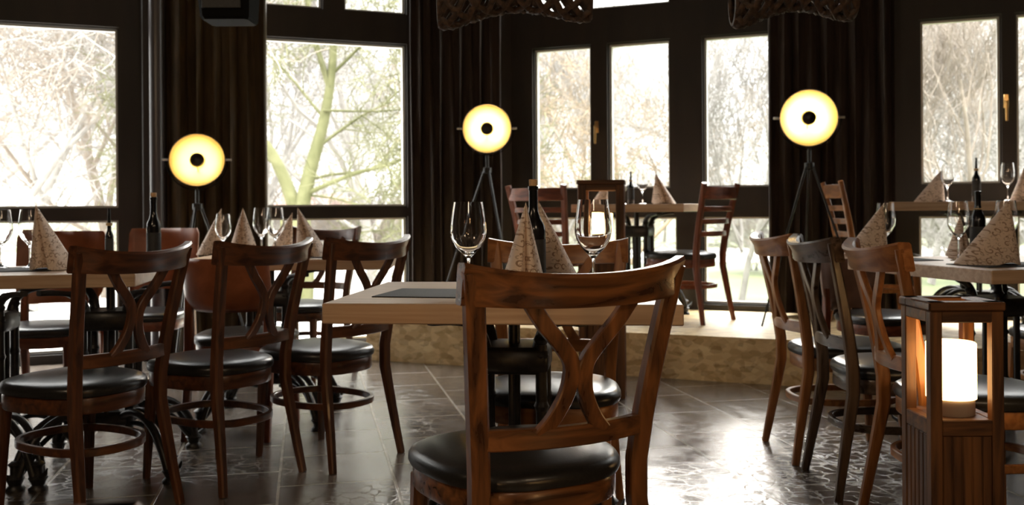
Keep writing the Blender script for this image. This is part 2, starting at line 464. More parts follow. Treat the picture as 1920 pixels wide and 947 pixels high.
# centre and right wall
Q = s_right
ro_ = []
RM, RT, RL = (1.14, 2.25), (2.51, 3.05), (0.30, 0.945)
ro_ += [(Q(1000), Q(1110), *RM), (Q(1140), Q(1258), *RM), (Q(1318), Q(1480), *RM)]
ro_ += [(Q(1000), Q(1110), *RL), (Q(1140), Q(1270), *RL), (Q(1316), Q(1480), *RL)]
ro_ += [(Q(1000), Q(1259), *RT), (Q(1318), Q(1480), *RT)]
ro_ += [(Q(1725), Q(1880), *RM), (Q(1720), Q(1880), *RL), (Q(1725), Q(1880), *RT)]
ro_ += [(Q(1905), Q(2080), *RM), (Q(1905), Q(2080), *RL), (Q(1905), Q(2080), *RT)]
struct('wall_right', wall_panels(RD, RN, 0.0, 6.0, ro_), M_WALL)
hand = {1: (Q(1120), 1.62), 8: (Q(1888), 1.68)}
for i, o_ in enumerate(ro_): window(RD, RN, *o_, handle=hand.get(i))

XL = (CORNER + LD * 6.2); XR = (CORNER + RD * 6.0)
def vwall(name, a, b, t=0.14):
    d = (Vector(b) - Vector(a)).normalized(); n = Vector((-d.y, d.x)) * t
    pts = [Vector((a[0], a[1], -0.3)), Vector((b[0], b[1], -0.3)), Vector((b[0] + n.x, b[1] + n.y, -0.3)), Vector((a[0] + n.x, a[1] + n.y, -0.3))]
    top = [Vector((p.x, p.y, WALL_H)) for p in pts]
    struct(name, MB().add(pts + top, [(0, 1, 2, 3), (4, 5, 6, 7), (0, 1, 5, 4), (1, 2, 6, 5), (2, 3, 7, 6), (3, 0, 4, 7)]), M_WALL)
vwall('wall_side_left', (XL.x, -3.5), (XL.x, XL.y))
vwall('wall_side_right', (XR.x, XR.y), (XR.x, -3.5))
vwall('wall_back', (XR.x, -3.5), (XL.x, -3.5))
foot = [(XL.x, -3.5), (XR.x, -3.5), (XR.x, XR.y), (0, 7.55), (XL.x, XL.y)]
def prism(poly, z0, z1):
    n = len(poly)
    return MB().add([(x, y, z0) for x, y in poly] + [(x, y, z1) for x, y in poly],
                    [tuple(range(n)), tuple(range(n, 2 * n))] + [(i, (i + 1) % n, n + (i + 1) % n, n + i) for i in range(n)])
struct('floor', prism(foot, -0.28, 0.0), M_FLOOR)
struct('ceiling', prism(foot, WALL_H, WALL_H + 0.15), M_CEIL)
# vertical pipe and boxed pillar between the left windows
m = MB(); m.tube([(-2.33, 6.30, 0), (-2.33, 6.30, WALL_H)], 0.043, 20); struct('trim_1', m, M_PIPE, smooth=40)
m = MB(); m.box((-2.42, 6.50, WALL_H / 2), (0.15, 0.10, WALL_H), Matrix.Rotation(R(21.8), 4, 'Z'), 0.006); struct('trim_2', m, M_WALL)

# raised platform of pressed chip board in front of the centre windows
pf = [(-0.98, 6.42), (0.0, 6.03), (1.51, 5.40), (4.6, 4.08)]
poly = pf + [(4.6, 7.55 - 0.414 * 4.6 - 0.01), (0.0, 7.54), (-1.06, 7.55 - 0.40 * 1.06 - 0.01)]
stage = prism(poly, 0.0, 0.26)
struct('floor_platform', stage, M_OSB)

# curtains
def curtain(label, D, N, s0, s1, z0, z1, m, folds, amp=0.05, off=0.16, group=None, gather=0.0):
    mb = MB(); n = folds * 10; rows = 8; rg = random.Random(int(s0 * 100))
    ph = [rg.uniform(-0.5, 0.5) for _ in range(folds + 2)]
    front = []
    for j in range(rows + 1):
        z = lerp(z0, z1, j / rows); row = []
        for i in range(n + 1):
            t = i / n; k = int(t * folds)
            a = amp * (0.75 + 0.4 * ph[k]) * (1.0 - 0.2 * j / rows)
            d = off + a * math.sin(t * folds * 2 * PI + 0.5 * math.sin(3 * t * folds + j * 0.15)) + 0.012 * math.sin(t * 31 + j)
            s_ = lerp(s0, s1, t) + 0.018 * math.sin(t * folds * 4 * PI) * (1 - t) * t * 4
            s_ += gather * (1 - t) * (j / rows) * 0.3
            row.append(wpt(D, N, s_, z, d))
        front.append(row)
    th = Vector((N.x, N.y, 0)) * 0.008
    w_ = n + 1
    vs_ = [p for r in front for p in r]; nb = len(vs_); vs_ += [p + th for p in vs_]
    fs_ = []
    for j in range(rows):
        for i in range(n):
            a = j * w_ + i; fs_ += [(a, a + 1, a + w_ + 1, a + w_), (nb + a, nb + a + w_, nb + a + w_ + 1, nb + a + 1)]
        for i in (0, n):
            a = j * w_ + i; fs_.append((a, a + w_, nb + a + w_, nb + a))
    for i in range(n):
        for j in (0, rows):
            a = j * w_ + i; fs_.append((a, a + 1, nb + a + 1, nb + a))
    o = part('curtain', mb.add(vs_, fs_), m, None, 60)
    return tag(o, label, 'curtain', group)
curtain('olive brown floor-length curtain behind the leftmost tripod lamp', LD, LN, L(497), L(312), 0.02, 3.2, M_CURT2, 6, 0.055, 0.13)
curtain('dark brown curtain in the corner behind the middle tripod lamp', LD, LN, 0.14, L(762), 0.275, 3.2, M_CURT, 9, 0.05, 0.13)
curtain('dark brown curtain behind the rightmost tripod lamp, down to the chip board platform', RD, RN, Q(1447), Q(1680), 0.275, 3.2, M_CURT, 9, 0.05, 0.13)

# ================================================================== FURNITURE
_cache = {}
def cached(key, fn):
    if key not in _cache: _cache[key] = fn()
    return _cache[key]

def seat_outline(wf=0.232, wb=0.19, dp=0.215, n=48, e=2.7):
    pts = []
    for k in range(n):
        a = 2 * PI * k / n; c, s_ = math.cos(a), math.sin(a)
        x = math.copysign(abs(c) ** (2 / e), c); y = math.copysign(abs(s_) ** (2 / e), s_)
        wdt = lerp(wb, wf, (y + 1) / 2)
        pts.append((x * wdt, y * dp))
    return pts

def yback(z):                                # y of the back at height z (back leans away)
    if z < 0.44: return lerp(-0.275, -0.212, min(1, z / 0.36)) if z < 0.36 else -0.212
    return -0.212 - 0.088 * ((z - 0.44) / 0.45) ** 1.25
def xpost(z):
    if z < 0.45: return lerp(0.212, 0.182, min(1.0, z / 0.36) ** 0.8)
    return 0.182 + 0.045 * ((z - 0.45) / 0.44) ** 1.2

def post_mesh(sgn, top=0.885):
    zs = [0, 0.12, 0.24, 0.36, 0.45, 0.55, 0.65, 0.75, 0.82, top]
    path = [(sgn * xpost(z), yback(z), z) for z in zs]
    wh = []
    for z in zs:
        f = min(1, z / 0.36)
        wh.append((lerp(0.028, 0.040, f), lerp(0.026, 0.040, f)) if z < 0.5 else (0.041, lerp(0.038, 0.026, (z - 0.5) / 0.38)))
    return MB().sweep([Vector(p) for p in path], wh, ref=(0, 1, 0), bev=0.35).mesh('back_post')

def back_arc(z, n=14, bulge=0.045, ins=0.0, zdip=0.0):
    out = []
    for i in range(n + 1):
        t = -1 + 2 * i / n; x = t * (xpost(z) - ins)
        out.append(Vector((x, yback(z) - bulge * (1 - t * t), z - zdip * (1 - t * t))))
    return out

def top_rail_mesh():
    mb = MB(); n = 18; rings = []
    for i in range(n + 1):
        t = -1 + 2 * i / n; k = 1 - t * t
        x = t * 0.2455
        zt = 0.899 - 0.022 * k + 0.004 * t ** 6; zb = 0.818 - 0.010 * k
        y0 = yback(0.86) - 0.058 * k + 0.010 * t ** 6
        th = 0.030
        lean = 0.012
        rings.append([Vector(q) for q in [(x, y0 + 0.5 * th + lean, zb + 0.004), (x, y0 + 0.5 * th, zt - 0.006), (x, y0 + 0.3 * th, zt),
                      (x, y0 - 0.45 * th - lean * 0.6, zt + 0.001), (x, y0 - 0.62 * th - lean * 0.6, zt - 0.007),
                      (x, y0 - 0.5 * th + lean * 0.6, (zt + zb) / 2), (x, y0 - 0.5 * th + lean, zb + 0.006), (x, y0 - 0.35 * th + lean, zb), (x, y0 + 0.3 * th + lean, zb)]])
    return mb._loft(rings).mesh('top_rail')

def slat_mesh(sgn):
    pts = [(-0.118, 0.828), (-0.082, 0.775), (-0.045, 0.732), (-0.0190, 0.695), (-0.0145, 0.660), (-0.023, 0.615), (-0.046, 0.570), (-0.072, 0.538)]
    path = [Vector((sgn * x, yback(z) - 0.040 * (1 - min(1, abs(x) / 0.2) ** 2) + sgn * 0.001, z)) for x, z in pts]
    return MB().sweep(catmull(path, 5), (0.018, 0.033), ref=(1, 0, 0.01), bev=0.3).mesh('cross_slat')

def hoop_mesh():
    pts = []
    for k in range(40):
        a = 2 * PI * k / 40; c, s_ = math.cos(a), math.sin(a)
        pts.append(Vector((math.copysign(abs(c) ** 0.8, c) * 0.178, -0.015 + math.copysign(abs(s_) ** 0.8, s_) * 0.212, 0.232)))
    return MB().sweep(pts, (0.018, 0.026), closed=True).mesh('stretcher')

def front_leg_mesh(sgn):
    return MB().sweep([(sgn * 0.176, 0.150, 0.37), (sgn * 0.180, 0.158, 0.25), (sgn * 0.188, 0.172, 0.0)], [(0.042, 0.042), (0.036, 0.036), (0.025, 0.025)], ref=(0, 1, 0), bev=0.4).mesh('leg')

def seat_frame_mesh():
    o = seat_outline(0.235, 0.192, 0.214)
    return MB().shell(o, [(0.90, 0.355), (0.985, 0.355), (1.0, 0.360), (1.0, 0.401), (0.985, 0.407), (0.90, 0.407)]).mesh('seat_frame')
def cushion_mesh():
    o = seat_outline(0.244, 0.202, 0.222)
    return MB().shell(o, [(0.92, 0.4075), (0.985, 0.410), (1.003, 0.420), (1.0, 0.431), (0.975, 0.441), (0.92, 0.448), (0.8, 0.454), (0.6, 0.458), (0.35, 0.460), (0.1, 0.461)]).mesh('seat')

def cross_chair(label, cx, cy, rz, wood=W_DARK, group=None, z=0.0, seatm=None):
    t = thing('cross_back_chair', label, 'chair', (cx, cy, z), rz, group)
    part('seat', cached('cush', cushion_mesh), seatm or M_SEAT, t)
    part('seat_frame', cached('sf', seat_frame_mesh), wood[1], t)
    part('top_rail', cached('tr', top_rail_mesh), wood[1], t)
    part('lower_rail', cached('lr', lambda: MB().sweep(back_arc(0.532, bulge=0.040), (0.022, 0.044), ref=(0, 0, 1)).mesh('lower_rail')), wood[1], t)
    for s_ in (1, -1):
        part('back_post', cached(('bp', s_), lambda: post_mesh(s_)), wood[0], t)
        part('cross_slat', cached(('cs', s_), lambda: slat_mesh(s_)), wood[0], t)
        part('front_leg', cached(('fl', s_), lambda: front_leg_mesh(s_)), wood[0], t)
    part('stretcher', cached('hp', hoop_mesh), wood[1], t)
    return t

def ladder_chair(label, cx, cy, rz, wood=W_RED, group=None, z=0.26):
    t = thing('ladder_back_chair', label, 'chair', (cx, cy, z), rz, group)
    part('seat', cached('cush', cushion_mesh), M_SEAT, t)
    part('seat_frame', cached('sf', seat_frame_mesh), wood[1], t)
    for s_ in (1, -1):
        part('back_post', cached(('bpl', s_), lambda: post_mesh(s_, 0.90)), wood[0], t)
        part('front_leg', cached(('fl', s_), lambda: front_leg_mesh(s_)), wood[0], t)
    part('top_rail', cached('ltr', lambda: MB().sweep(back_arc(0.838, bulge=0.035), (0.020, 0.085)).mesh('top_rail')), wood[1], t)
    for zz in (0.735, 0.655, 0.575):
        part('back_slat', cached(('ls', zz), lambda: MB().sweep(back_arc(zz, bulge=0.035), (0.016, 0.034)).mesh('back_slat')), wood[1], t)
    part('stretcher', cached('hp', hoop_mesh), wood[1], t)
    return t

def leather_chair(label, cx, cy, rz, top=0.91, bot=0.55, width=0.46, leather=M_LEATH, wood=W_RED, z=0.0, group=None):
    t = thing('leather_back_chair', label, 'chair', (cx, cy, z), rz, group)
    part('seat', cached('cush', cushion_mesh), M_SEAT, t)
    part('seat_frame', cached('sf', seat_frame_mesh), wood[1], t)
    def panel():
        mb = MB(); nx, nz = 20, 12; th = 0.04
        def P(i, j, side):
            u = -1 + 2 * i / nx; v = j / nz
            zz = lerp(bot, top, v)
            hw = width / 2
            if v < 0.3: hw *= 1 - 0.25 * (1 - v / 0.3) ** 2.2
            if v > 0.92: hw *= 1 - 0.06 * ((v - 0.92) / 0.08) ** 2
            edge = (1 - abs(u) ** 8) ** 0.5 * (1 - abs(2 * v - 1) ** 12) ** 0.5
            y = -0.20 - 0.05 * v - 0.075 * (1 - u * u) + side * th / 2 * (0.25 + 0.75 * edge)
            return Vector((u * hw, y, zz))
        w_ = nx + 1
        vs_ = [P(i, j, -1) for j in range(nz + 1) for i in range(w_)] + [P(i, j, 1) for j in range(nz + 1) for i in range(w_)]
        nb = (nz + 1) * w_; fs_ = []
        for j in range(nz):
            for i in range(nx):
                a = j * w_ + i; fs_ += [(a, a + 1, a + w_ + 1, a + w_), (nb + a, nb + a + w_, nb + a + w_ + 1, nb + a + 1)]
            for i in (0, nx):
                a = j * w_ + i; fs_.append((a, a + w_, nb + a + w_, nb + a))
        for i in range(nx):
            for j in (0, nz):
                a = j * w_ + i; fs_.append((a, a + 1, nb + a + 1, nb + a))
        return mb.add(vs_, fs_).mesh('backrest', 60)
    part('backrest', cached(('lp', top, bot, width), panel), leather, t)
    for s_ in (1, -1):
        part('rear_leg', cached(('ll', s_, bot), lambda: MB().sweep([(s_ * 0.185, -0.255, 0), (s_ * 0.18, -0.215, 0.3), (s_ * 0.178, -0.212, 0.46), (s_ * 0.176, -0.215, bot + 0.12)], [(0.026, 0.026), (0.038, 0.038), (0.038, 0.034), (0.034, 0.02)], ref=(0, 1, 0)).mesh('rear_leg')), wood[0], t)
        part('front_leg', cached(('fl', s_), lambda: front_leg_mesh(s_)), wood[0], t)
    return t

# ---- tables with cast iron pedestals
TOPZ = 0.77
def foot_mesh(k):
    a = R(45 + 90 * k); d = Vector((math.cos(a), math.sin(a), 0)); sd = Vector((-d.y, d.x, 0)); mb = MB()
    for off in (-0.021, 0.021):
        path = [d * r_ + Vector((0, 0, z)) + sd * off * (1 if z > 0.06 else 0.7) for r_, z in
                ((0.075, 0.20), (0.15, 0.235), (0.23, 0.23), (0.305, 0.185), (0.355, 0.115), (0.380, 0.045))]
        mb.tube(catmull(path, 4), 0.0145, 8)
    path = [d * r_ + Vector((0, 0, z)) for r_, z in ((0.075, 0.165), (0.15, 0.19), (0.22, 0.185), (0.285, 0.145), (0.33, 0.085), (0.370, 0.045))]
    mb.tube(catmull(path, 4), 0.010, 8)
    e = d * 0.382
    mb.lathe([(0.014, 0.105), (0.026, 0.095), (0.018, 0.085), (0.017, 0.06), (0.034, 0.045), (0.026, 0.03), (0.022, 0.02), (0.034, 0.008), (0.034, 0.0)], 14, e)
    mb.sweep([e + d * 0.02 + Vector((0, 0, 0.05)), e + d * 0.05 + Vector((0, 0, 0.066)), e + d * 0.062 + Vector((0, 0, 0.088))], [(0.02, 0.016), (0.012, 0.010), (0.004, 0.004)])
    return mb.mesh('foot', 50)
def arm_mesh(k):
    a = R(45 + 90 * k); d = Vector((math.cos(a), math.sin(a), 0)); mb = MB()
    path = [d * r_ + Vector((0, 0, z)) for r_, z in ((0.098, 0.56), (0.104, 0.62), (0.125, 0.665), (0.16, 0.69), (0.23, 0.703), (0.29, 0.706))]
    mb.sweep(catmull(path, 4), [(0.030, 0.030)] * 13 + [(0.034, 0.020)] * 8, ref=(0, 0, 1), bev=0.5)
    return mb.mesh('support_arm', 50)
def column_mesh():
    mb = MB()
    for k in range(4):
        a = R(45 + 90 * k); x, y = math.cos(a), math.sin(a)
        mb.tube([(0.118 * x, 0.118 * y, 0.17), (0.118 * x, 0.118 * y, 0.63)], 0.0165, 10)
        for z in (0.26, 0.46, 0.60): mb.lathe([(0.015, z - 0.016), (0.022, z), (0.015, z + 0.016)], 12, (0.118 * x, 0.118 * y, 0))
        mb.lathe([(0.0145, 0.63), (0.022, 0.645), (0.012, 0.665), (0.001, 0.67)], 12, (0.118 * x, 0.118 * y, 0))
        a2 = R(90 * k); x2, y2 = math.cos(a2), math.sin(a2)
        mb.tube([(0.082 * x2, 0.082 * y2, 0.20), (0.082 * x2, 0.082 * y2, 0.56)], 0.0095, 8)
    mb.box((0, 0, 0.585), (0.205, 0.205, 0.075), None, 0.012)
    mb.box((0, 0, 0.205), (0.195, 0.195, 0.055), None, 0.012)
    mb.tube([(0, 0, 0.18), (0, 0, 0.715)], 0.017, 10)
    return mb.mesh('column', 45)

def pedestal(parent, x, y, rz=0.0):
    col = part('pedestal_column', cached('col', column_mesh), M_IRON, parent); col.location = (x, y, 0); col.rotation_euler = (0, 0, R(rz))
    def put(name, me): return part(name, me, M_IRON, col)
    for k in range(4):
        put('pedestal_foot', cached(('ft', k), lambda: foot_mesh(k)))
        put('support_arm', cached(('ar', k), lambda: arm_mesh(k)))

def table(label, cx, cy, rz, lx, ly, bases=((0, 0),), z=0.0, th=0.052):
    t = thing('restaurant_table', label, 'table', (cx, cy, z), rz)
    part('tabletop', MB().box((0, 0, TOPZ - th / 2), (lx, ly, th), None, 0.003), OAK, t, 30)
    for bx, by in bases: pedestal(t, bx, by)
    return t

# ---- table ware
def wine_glass(label, x, y, z, h=0.25, rb=0.050, group=None):
    def gm():
        k = rb / 0.05; hh = h
        outer = [(0.036 * k, 0.0), (0.037 * k, 0.002), (0.030 * k, 0.0045), (0.014 * k, 0.008), (0.006, 0.014), (0.0042, 0.03), (0.0040, hh * 0.33), (0.0055, hh * 0.375),
                 (0.016 * k, hh * 0.42), (0.033 * k, hh * 0.49), (0.046 * k, hh * 0.58), (0.050 * k, hh * 0.66), (0.0485 * k, hh * 0.78), (0.044 * k, hh * 0.90), (0.040 * k, hh)]
        inner = [(0.0388 * k, hh), (0.0428 * k, hh * 0.90), (0.0472 * k, hh * 0.78), (0.0487 * k, hh * 0.66), (0.0447 * k, hh * 0.585), (0.0315 * k, hh * 0.50), (0.0145 * k, hh * 0.435), (0.001, hh * 0.42)]
        return MB().lathe(outer + inner, 40).mesh('wine_glass', 60)
    o = part('wine_glass', cached(('wg', h, rb), gm), M_GLASS, None); o.location = (x, y, z)
    return tag(o, label, 'glass', group)

def bottle(label, x, y, z, h=0.32, r=0.037, cork=True, slim=False):
    t = thing('wine_bottle', label, 'bottle', (x, y, z))
    hb = h * (0.94 if cork else 1.0); rn = 0.0135 * (0.8 if slim else 1)
    if slim: prof = [(r * 0.9, 0), (r, 0.004), (r, hb * 0.50), (r * 0.92, hb * 0.55), (r * 0.5, hb * 0.62), (rn * 0.8, hb * 0.68), (rn * 0.6, hb * 0.85), (rn * 0.5, hb), (0, hb)]
    else: prof = [(r * 0.9, 0), (r, 0.004), (r, hb * 0.56), (r * 0.93, hb * 0.62), (r * 0.65, hb * 0.68), (rn * 1.1, hb * 0.75), (rn, hb * 0.80), (rn, hb * 0.955), (rn * 1.15, hb * 0.96), (rn * 1.15, hb * 0.995), (rn, hb), (0, hb)]
    bb = part('bottle_body', MB().lathe(prof, 28), M_BOTTLE, t, 50)
    part('bottle_label', MB().lathe([(r + 0.0003, hb * 0.14), (r + 0.0008, hb * 0.14), (r + 0.0008, hb * 0.48), (r + 0.0003, hb * 0.48)], 28), M_LABEL if cork else M_LABEL, bb, 50)
    if cork: part('cork', MB().lathe([(rn * 0.9, hb - 0.002), (rn * 0.95, h * 0.995), (rn * 0.8, h), (0, h)], 16), M_CORK, bb, 50)
    if not cork:
        part('neck_band', MB().lathe([(rn * 1.16, hb * 0.70), (rn * 1.24, hb * 0.70), (rn * 1.24, hb * 0.75), (rn * 1.16, hb * 0.75)], 16), M_PALE, bb, 50)
    return t

def napkin(label, x, y, z, rz=0, h=0.26, shape='tent', wd=1.0, lean=0.0, group=None):
    """a tall folded paper-cloth cone, pleated and open at the foot"""
    if shape == 'tent':      base = [(-0.095, 0.045), (-0.088, -0.005), (-0.062, -0.040), (-0.028, -0.044), (-0.006, -0.008), (0.010, -0.030), (0.034, -0.052), (0.070, -0.040), (0.096, 0.000), (0.104, 0.045), (0.060, 0.062), (0.0, 0.066), (-0.060, 0.062)]
    elif shape == 'half':    base = [(-0.055, 0.040), (-0.052, -0.005), (-0.036, -0.036), (-0.006, -0.050), (0.010, -0.020), (0.020, -0.052), (0.044, -0.046), (0.058, -0.008), (0.060, 0.036), (0.03, 0.05), (-0.02, 0.05)]
    else:                    base = [(-0.145, 0.012), (-0.120, -0.026), (-0.075, -0.048), (-0.03, -0.058), (0.018, -0.058), (0.046, -0.036), (0.052, 0.004), (0.032, 0.038), (-0.03, 0.05), (-0.1, 0.036)]
    ax = {'tent': 0.0, 'half': 0.0, 'wing': 0.038}[shape] + lean
    pts = [(p[0] * wd, p[1] * wd) for p in base]
    P = [Vector((a, b, 0)) for a, b in pts]; ring = []
    n = len(P)
    for i in range(n):
        p0, p1, p2, p3 = P[i - 1], P[i], P[(i + 1) % n], P[(i + 2) % n]
        for j in range(4):
            t = j / 4
            ring.append(0.5 * ((2 * p1) + (-p0 + p2) * t + (2 * p0 - 5 * p1 + 4 * p2 - p3) * t * t + (-p0 + 3 * p1 - 3 * p2 + p3) * t ** 3))
    rings = []
    apex = Vector((ax, 0.0, h)); lv = 12
    for inner in (0, 1):
        for j in range(lv + 1):
            t = j / lv if not inner else 1 - j / lv
            k = (1 - t) ** 0.96
            if inner and t > 0.93: continue
            row = []
            for q in ring:
                b = Vector((q.x, q.y, 0.0 if True else 0))
                lift = 0.010 * max(0, math.sin(math.atan2(q.y, q.x) * 3)) * (1 - t)
                v = Vector((lerp(apex.x, b.x, k), lerp(apex.y, b.y, k), h * t + lift))
                if inner: v = v - Vector((v.x - apex.x * t, v.y, 0)).normalized() * 0.0018
                row.append(v)
            if t > 0.999: row = [apex + (r_ - apex) * 1.0 + Vector((0.0006 * math.cos(i), 0.0006 * math.sin(i), 0)) for i, r_ in enumerate(row)]
            rings.append(row)
    mb = MB(); n2 = len(ring)
    for i in range(len(rings) - 1):
        pass
    vs_ = [v for r_ in rings for v in r_]; fs_ = []
    for i in range(len(rings) - 1):
        if i == lv: continue
        for k in range(n2):
            a = i * n2; b = (i + 1) * n2; k2 = (k + 1) % n2
            fs_.append((a + k, a + k2, b + k2, b + k))
    last = (len(rings) - 1) * n2
    for k in range(n2):                      # foot hem joins outside and inside
        k2 = (k + 1) % n2; fs_.append((k, k2, last + k2, last + k))
    o = part('folded_napkin', mb.add(vs_, fs_), M_NAP, None, 50)
    o.location = (x, y, z); o.rotation_euler = (0, 0, R(rz))
    return tag(o, label, 'napkin', group)

def placemat(label, x, y, z, rz=0, lx=0.40, ly=0.28):
    o = part('placemat', MB().box((0, 0, 0.0015), (lx, ly, 0.003), None, 0.001), M_MAT, None, 30)
    o.location = (x, y, z); o.rotation_euler = (0, 0, R(rz)); return tag(o, label, 'placemat')

# ---- lanterns
def lantern(label, x, y, rz, side, hbase, htot, post=0.034, cyl=(0.045, 0.155, 0.062), group=None, glow=M_GLOW):
    t = thing('wooden_floor_lantern', label, 'lantern', (x, y, 0), rz, group)
    hs = side / 2; c = hs - post / 2
    for sx, sy in ((-1, -1), (1, -1), (1, 1), (-1, 1)):
        part('corner_post', MB().box((sx * c, sy * c, htot * 0.5 - 0.012), (post, post, htot - 0.026), None, 0.003), W_LANT[0], t, 30)
    ins = side - 2 * post
    for k in range(4):
        M = Matrix.Rotation(k * PI / 2, 4, 'Z'); m = MB()
        m.box(M @ Vector((0, -c - post * 0.12, hbase * 0.5)), (ins, 0.012, hbase - 0.09), M, 0.001)
        for j in range(5):
            m.box(M @ Vector(((j - 2) * ins / 5, -c - post * 0.14 - 0.006, hbase * 0.5)), (ins / 5 - 0.004, 0.006, hbase - 0.09), M, 0.002)
        part('side_panel', m, W_LANT[0], t, 30)
    for k in range(4):
        M = Matrix.Rotation(k * PI / 2, 4, 'Z')
        for zc, hh in ((hbase - 0.022, 0.044), (0.03, 0.045), (htot - 0.040, 0.032)):
            part('frame_rail', MB().box(M @ Vector((0, -c, zc)), (ins + 0.002, post * 0.92, hh), M, 0.003), W_LANT[1], t, 30)
    part('shelf', MB().box((0, 0, hbase - 0.008), (ins + 0.004, ins + 0.004, 0.014), None, 0.001), W_LANT[1], t, 30)
    m = MB()
    for k in range(4):
        M = Matrix.Rotation(k * PI / 2, 4, 'Z')
        m.box(M @ Vector((0, -hs + 0.021, htot - 0.012)), (side + 0.010, 0.050, 0.024), M, 0.004)
    part('top_frame', m, W_LANT[1], t, 30)
    hb_, hc, rc = cyl
    z0 = hbase - 0.001
    ch = part('candle_holder', MB().lathe([(rc * 0.9, z0), (rc * 0.93, z0 + 0.003), (rc * 0.93, z0 + hb_), (0, z0 + hb_)], 32), M_GREYB, t)
    part('lit_cylinder', MB().lathe([(rc, z0 + hb_ + 0.0005), (rc, z0 + hb_ + hc - 0.004), (rc - 0.004, z0 + hb_ + hc), (rc - 0.008, z0 + hb_ + hc), (rc - 0.008, z0 + hb_ + hc - 0.01), (0, z0 + hb_ + hc - 0.012)], 36), glow, ch, label='glowing frosted white cylinder')
    return t

# ---- tripod lamps with a gold-lined dish
def tripod_lamp(label, x, y, z, hd, yaw, pitch, rad=0.177, watts=4.0, legrot=20):
    t = thing('tripod_floor_lamp', label, 'lamp', (x, y, z))
    Mh = Matrix.Rotation(R(yaw), 4, 'Z') @ Matrix.Rotation(R(90 + pitch), 4, 'X')   # dish axis (+z local) turned to the viewer
    c = Vector((0, 0, hd)); Mt = Matrix.Translation(c) @ Mh
    dep = 0.085
    outer = []; inner = []
    for i in range(13):
        a = i / 12; r_ = rad * a; zz = -dep * (1 - a * a)
        outer.append((r_, zz - 0.004)); inner.append((r_ * 0.985, zz))
    o = dish = part('dish', MB().lathe(outer + [(rad * 1.012, 0.002), (rad * 0.995, 0.002)] + inner[::-1][:1], 48, (0, 0, 0), None), M_BLACK, t)
    o.matrix_local = Mt
    # open the dish: the black shell is only the back; the lining is its own mesh
    me = o.data; bm = bmesh.new(); bm.from_mesh(me)
    big = [f for f in bm.faces if len(f.verts) > 6 and f.calc_center_median().z > -0.02]
    bmesh.ops.delete(bm, geom=big, context='FACES'); bm.to_mesh(me); bm.free()
    mb = MB(); rings = [[Vector((max(r_, 1e-4) * math.cos(2 * PI * k / 48), max(r_, 1e-4) * math.sin(2 * PI * k / 48), zz)) for k in range(48)] for r_, zz in inner]
    mb._loft(rings, False, False)
    o = part('gold_lining', mb, M_GOLD, dish)
    o = part('glare_cap', MB().lathe([(0, 0.024), (0.026, 0.022), (0.042, 0.010), (0.046, -0.008), (0.043, -0.008), (0.039, 0.008), (0.024, 0.018), (0, 0.019)], 28), M_BLACK, dish, label='small black cap in front of the bulb')
    o = part('cap_stem', MB().tube([(0.0, -0.02, 0.0), (0.0, -0.045, -0.05), (0, -0.05, -0.085)], 0.004, 6), M_STEEL, dish)
    o = part('bulb', MB().lathe([(0.0, -0.012), (0.014, -0.018), (0.020, -0.030), (0.016, -0.046), (0.010, -0.058), (0.010, -0.080)], 20), M_BULB, dish)
    # yoke and side knobs
    ring = []
    for i in range(15):
        a = PI + PI * i / 14
        ring.append(c + Vector((math.cos(a) * (rad + 0.018) * math.cos(R(yaw)), math.cos(a) * (rad + 0.018) * math.sin(R(yaw)), math.sin(a) * (rad + 0.022))))
    yk = part('yoke', MB().tube(ring, 0.003, 8), M_MATTE, t)
    for s_ in (-1, 1):
        e = Vector((math.cos(R(yaw)), math.sin(R(yaw)), 0)) * s_
        part('yoke_knob', MB().tube([c + e * (rad + 0.004), c + e * (rad + 0.040)], 0.008, 10), M_STEEL, yk)
    zh = hd - rad - 0.022
    m = MB(); m.tube([(0, 0, zh + 0.005), (0, 0, zh - 0.085)], 0.012, 12); m.lathe([(0.012, zh - 0.08), (0.03, zh - 0.085), (0.03, zh - 0.12), (0.012, zh - 0.125)], 14)
    part('swivel_head', m, M_BLACK, t)
    for k in range(3):
        a = R(legrot + 120 * k); d = Vector((math.cos(a), math.sin(a), 0))
        part('tripod_leg', MB().tube([d * 0.02 + Vector((0, 0, zh - 0.10)), d * 0.20 + Vector((0, 0, zh * 0.45)), d * 0.36 + Vector((0, 0, 0.008))], [0.0085, 0.0075, 0.006], 8), M_BLACK, t)
    li = bpy.data.objects.new('bulb_light', bpy.data.lights.new('bulb_light', 'POINT')); C.objects.link(li); li.parent = t
    li.data.energy = watts; li.data.color = (1.0, 0.80, 0.48); li.data.shadow_soft_size = 0.018
    li.location = Mt @ Vector((0, 0, -0.004))
    return t

def gx(u, Y): return (u - 960) / 1800.0 * Y

# ------------------------------------------------------------------ centre group
CT = (0.004, 2.755)
table('pale oak square table in the centre with a black iron pedestal', CT[0], CT[1], -6, 0.91, 0.72, ((0, 0),))
t = cross_chair('large cross-back chair in the foreground with glowing brown wood and black seat', 0.008, 2.262, 25, W_MAIN); t.scale = (1.05, 1.03, 1.0)
cross_chair('cross-back chair across the centre table, facing the viewer', 0.120, 3.085, 172, W_HONEY)
zt = TOPZ
wine_glass('large wine glass left of the tall bottle on the centre table', gx(878, 2.76), 2.76, zt, 0.258, 0.052)
wine_glass('large wine glass right of the tall bottle on the centre table', gx(1112, 2.68), 2.68, zt, 0.262, 0.052)
bottle('corked dark wine bottle between two napkins on the centre table', gx(1000, 2.86), 2.86, zt, 0.325, 0.036)
napkin('scroll-patterned folded napkin in front of the corked bottle, left of it', gx(978, 2.72), 2.72, zt, 0, 0.255, 'half', 1.12, 0.012)
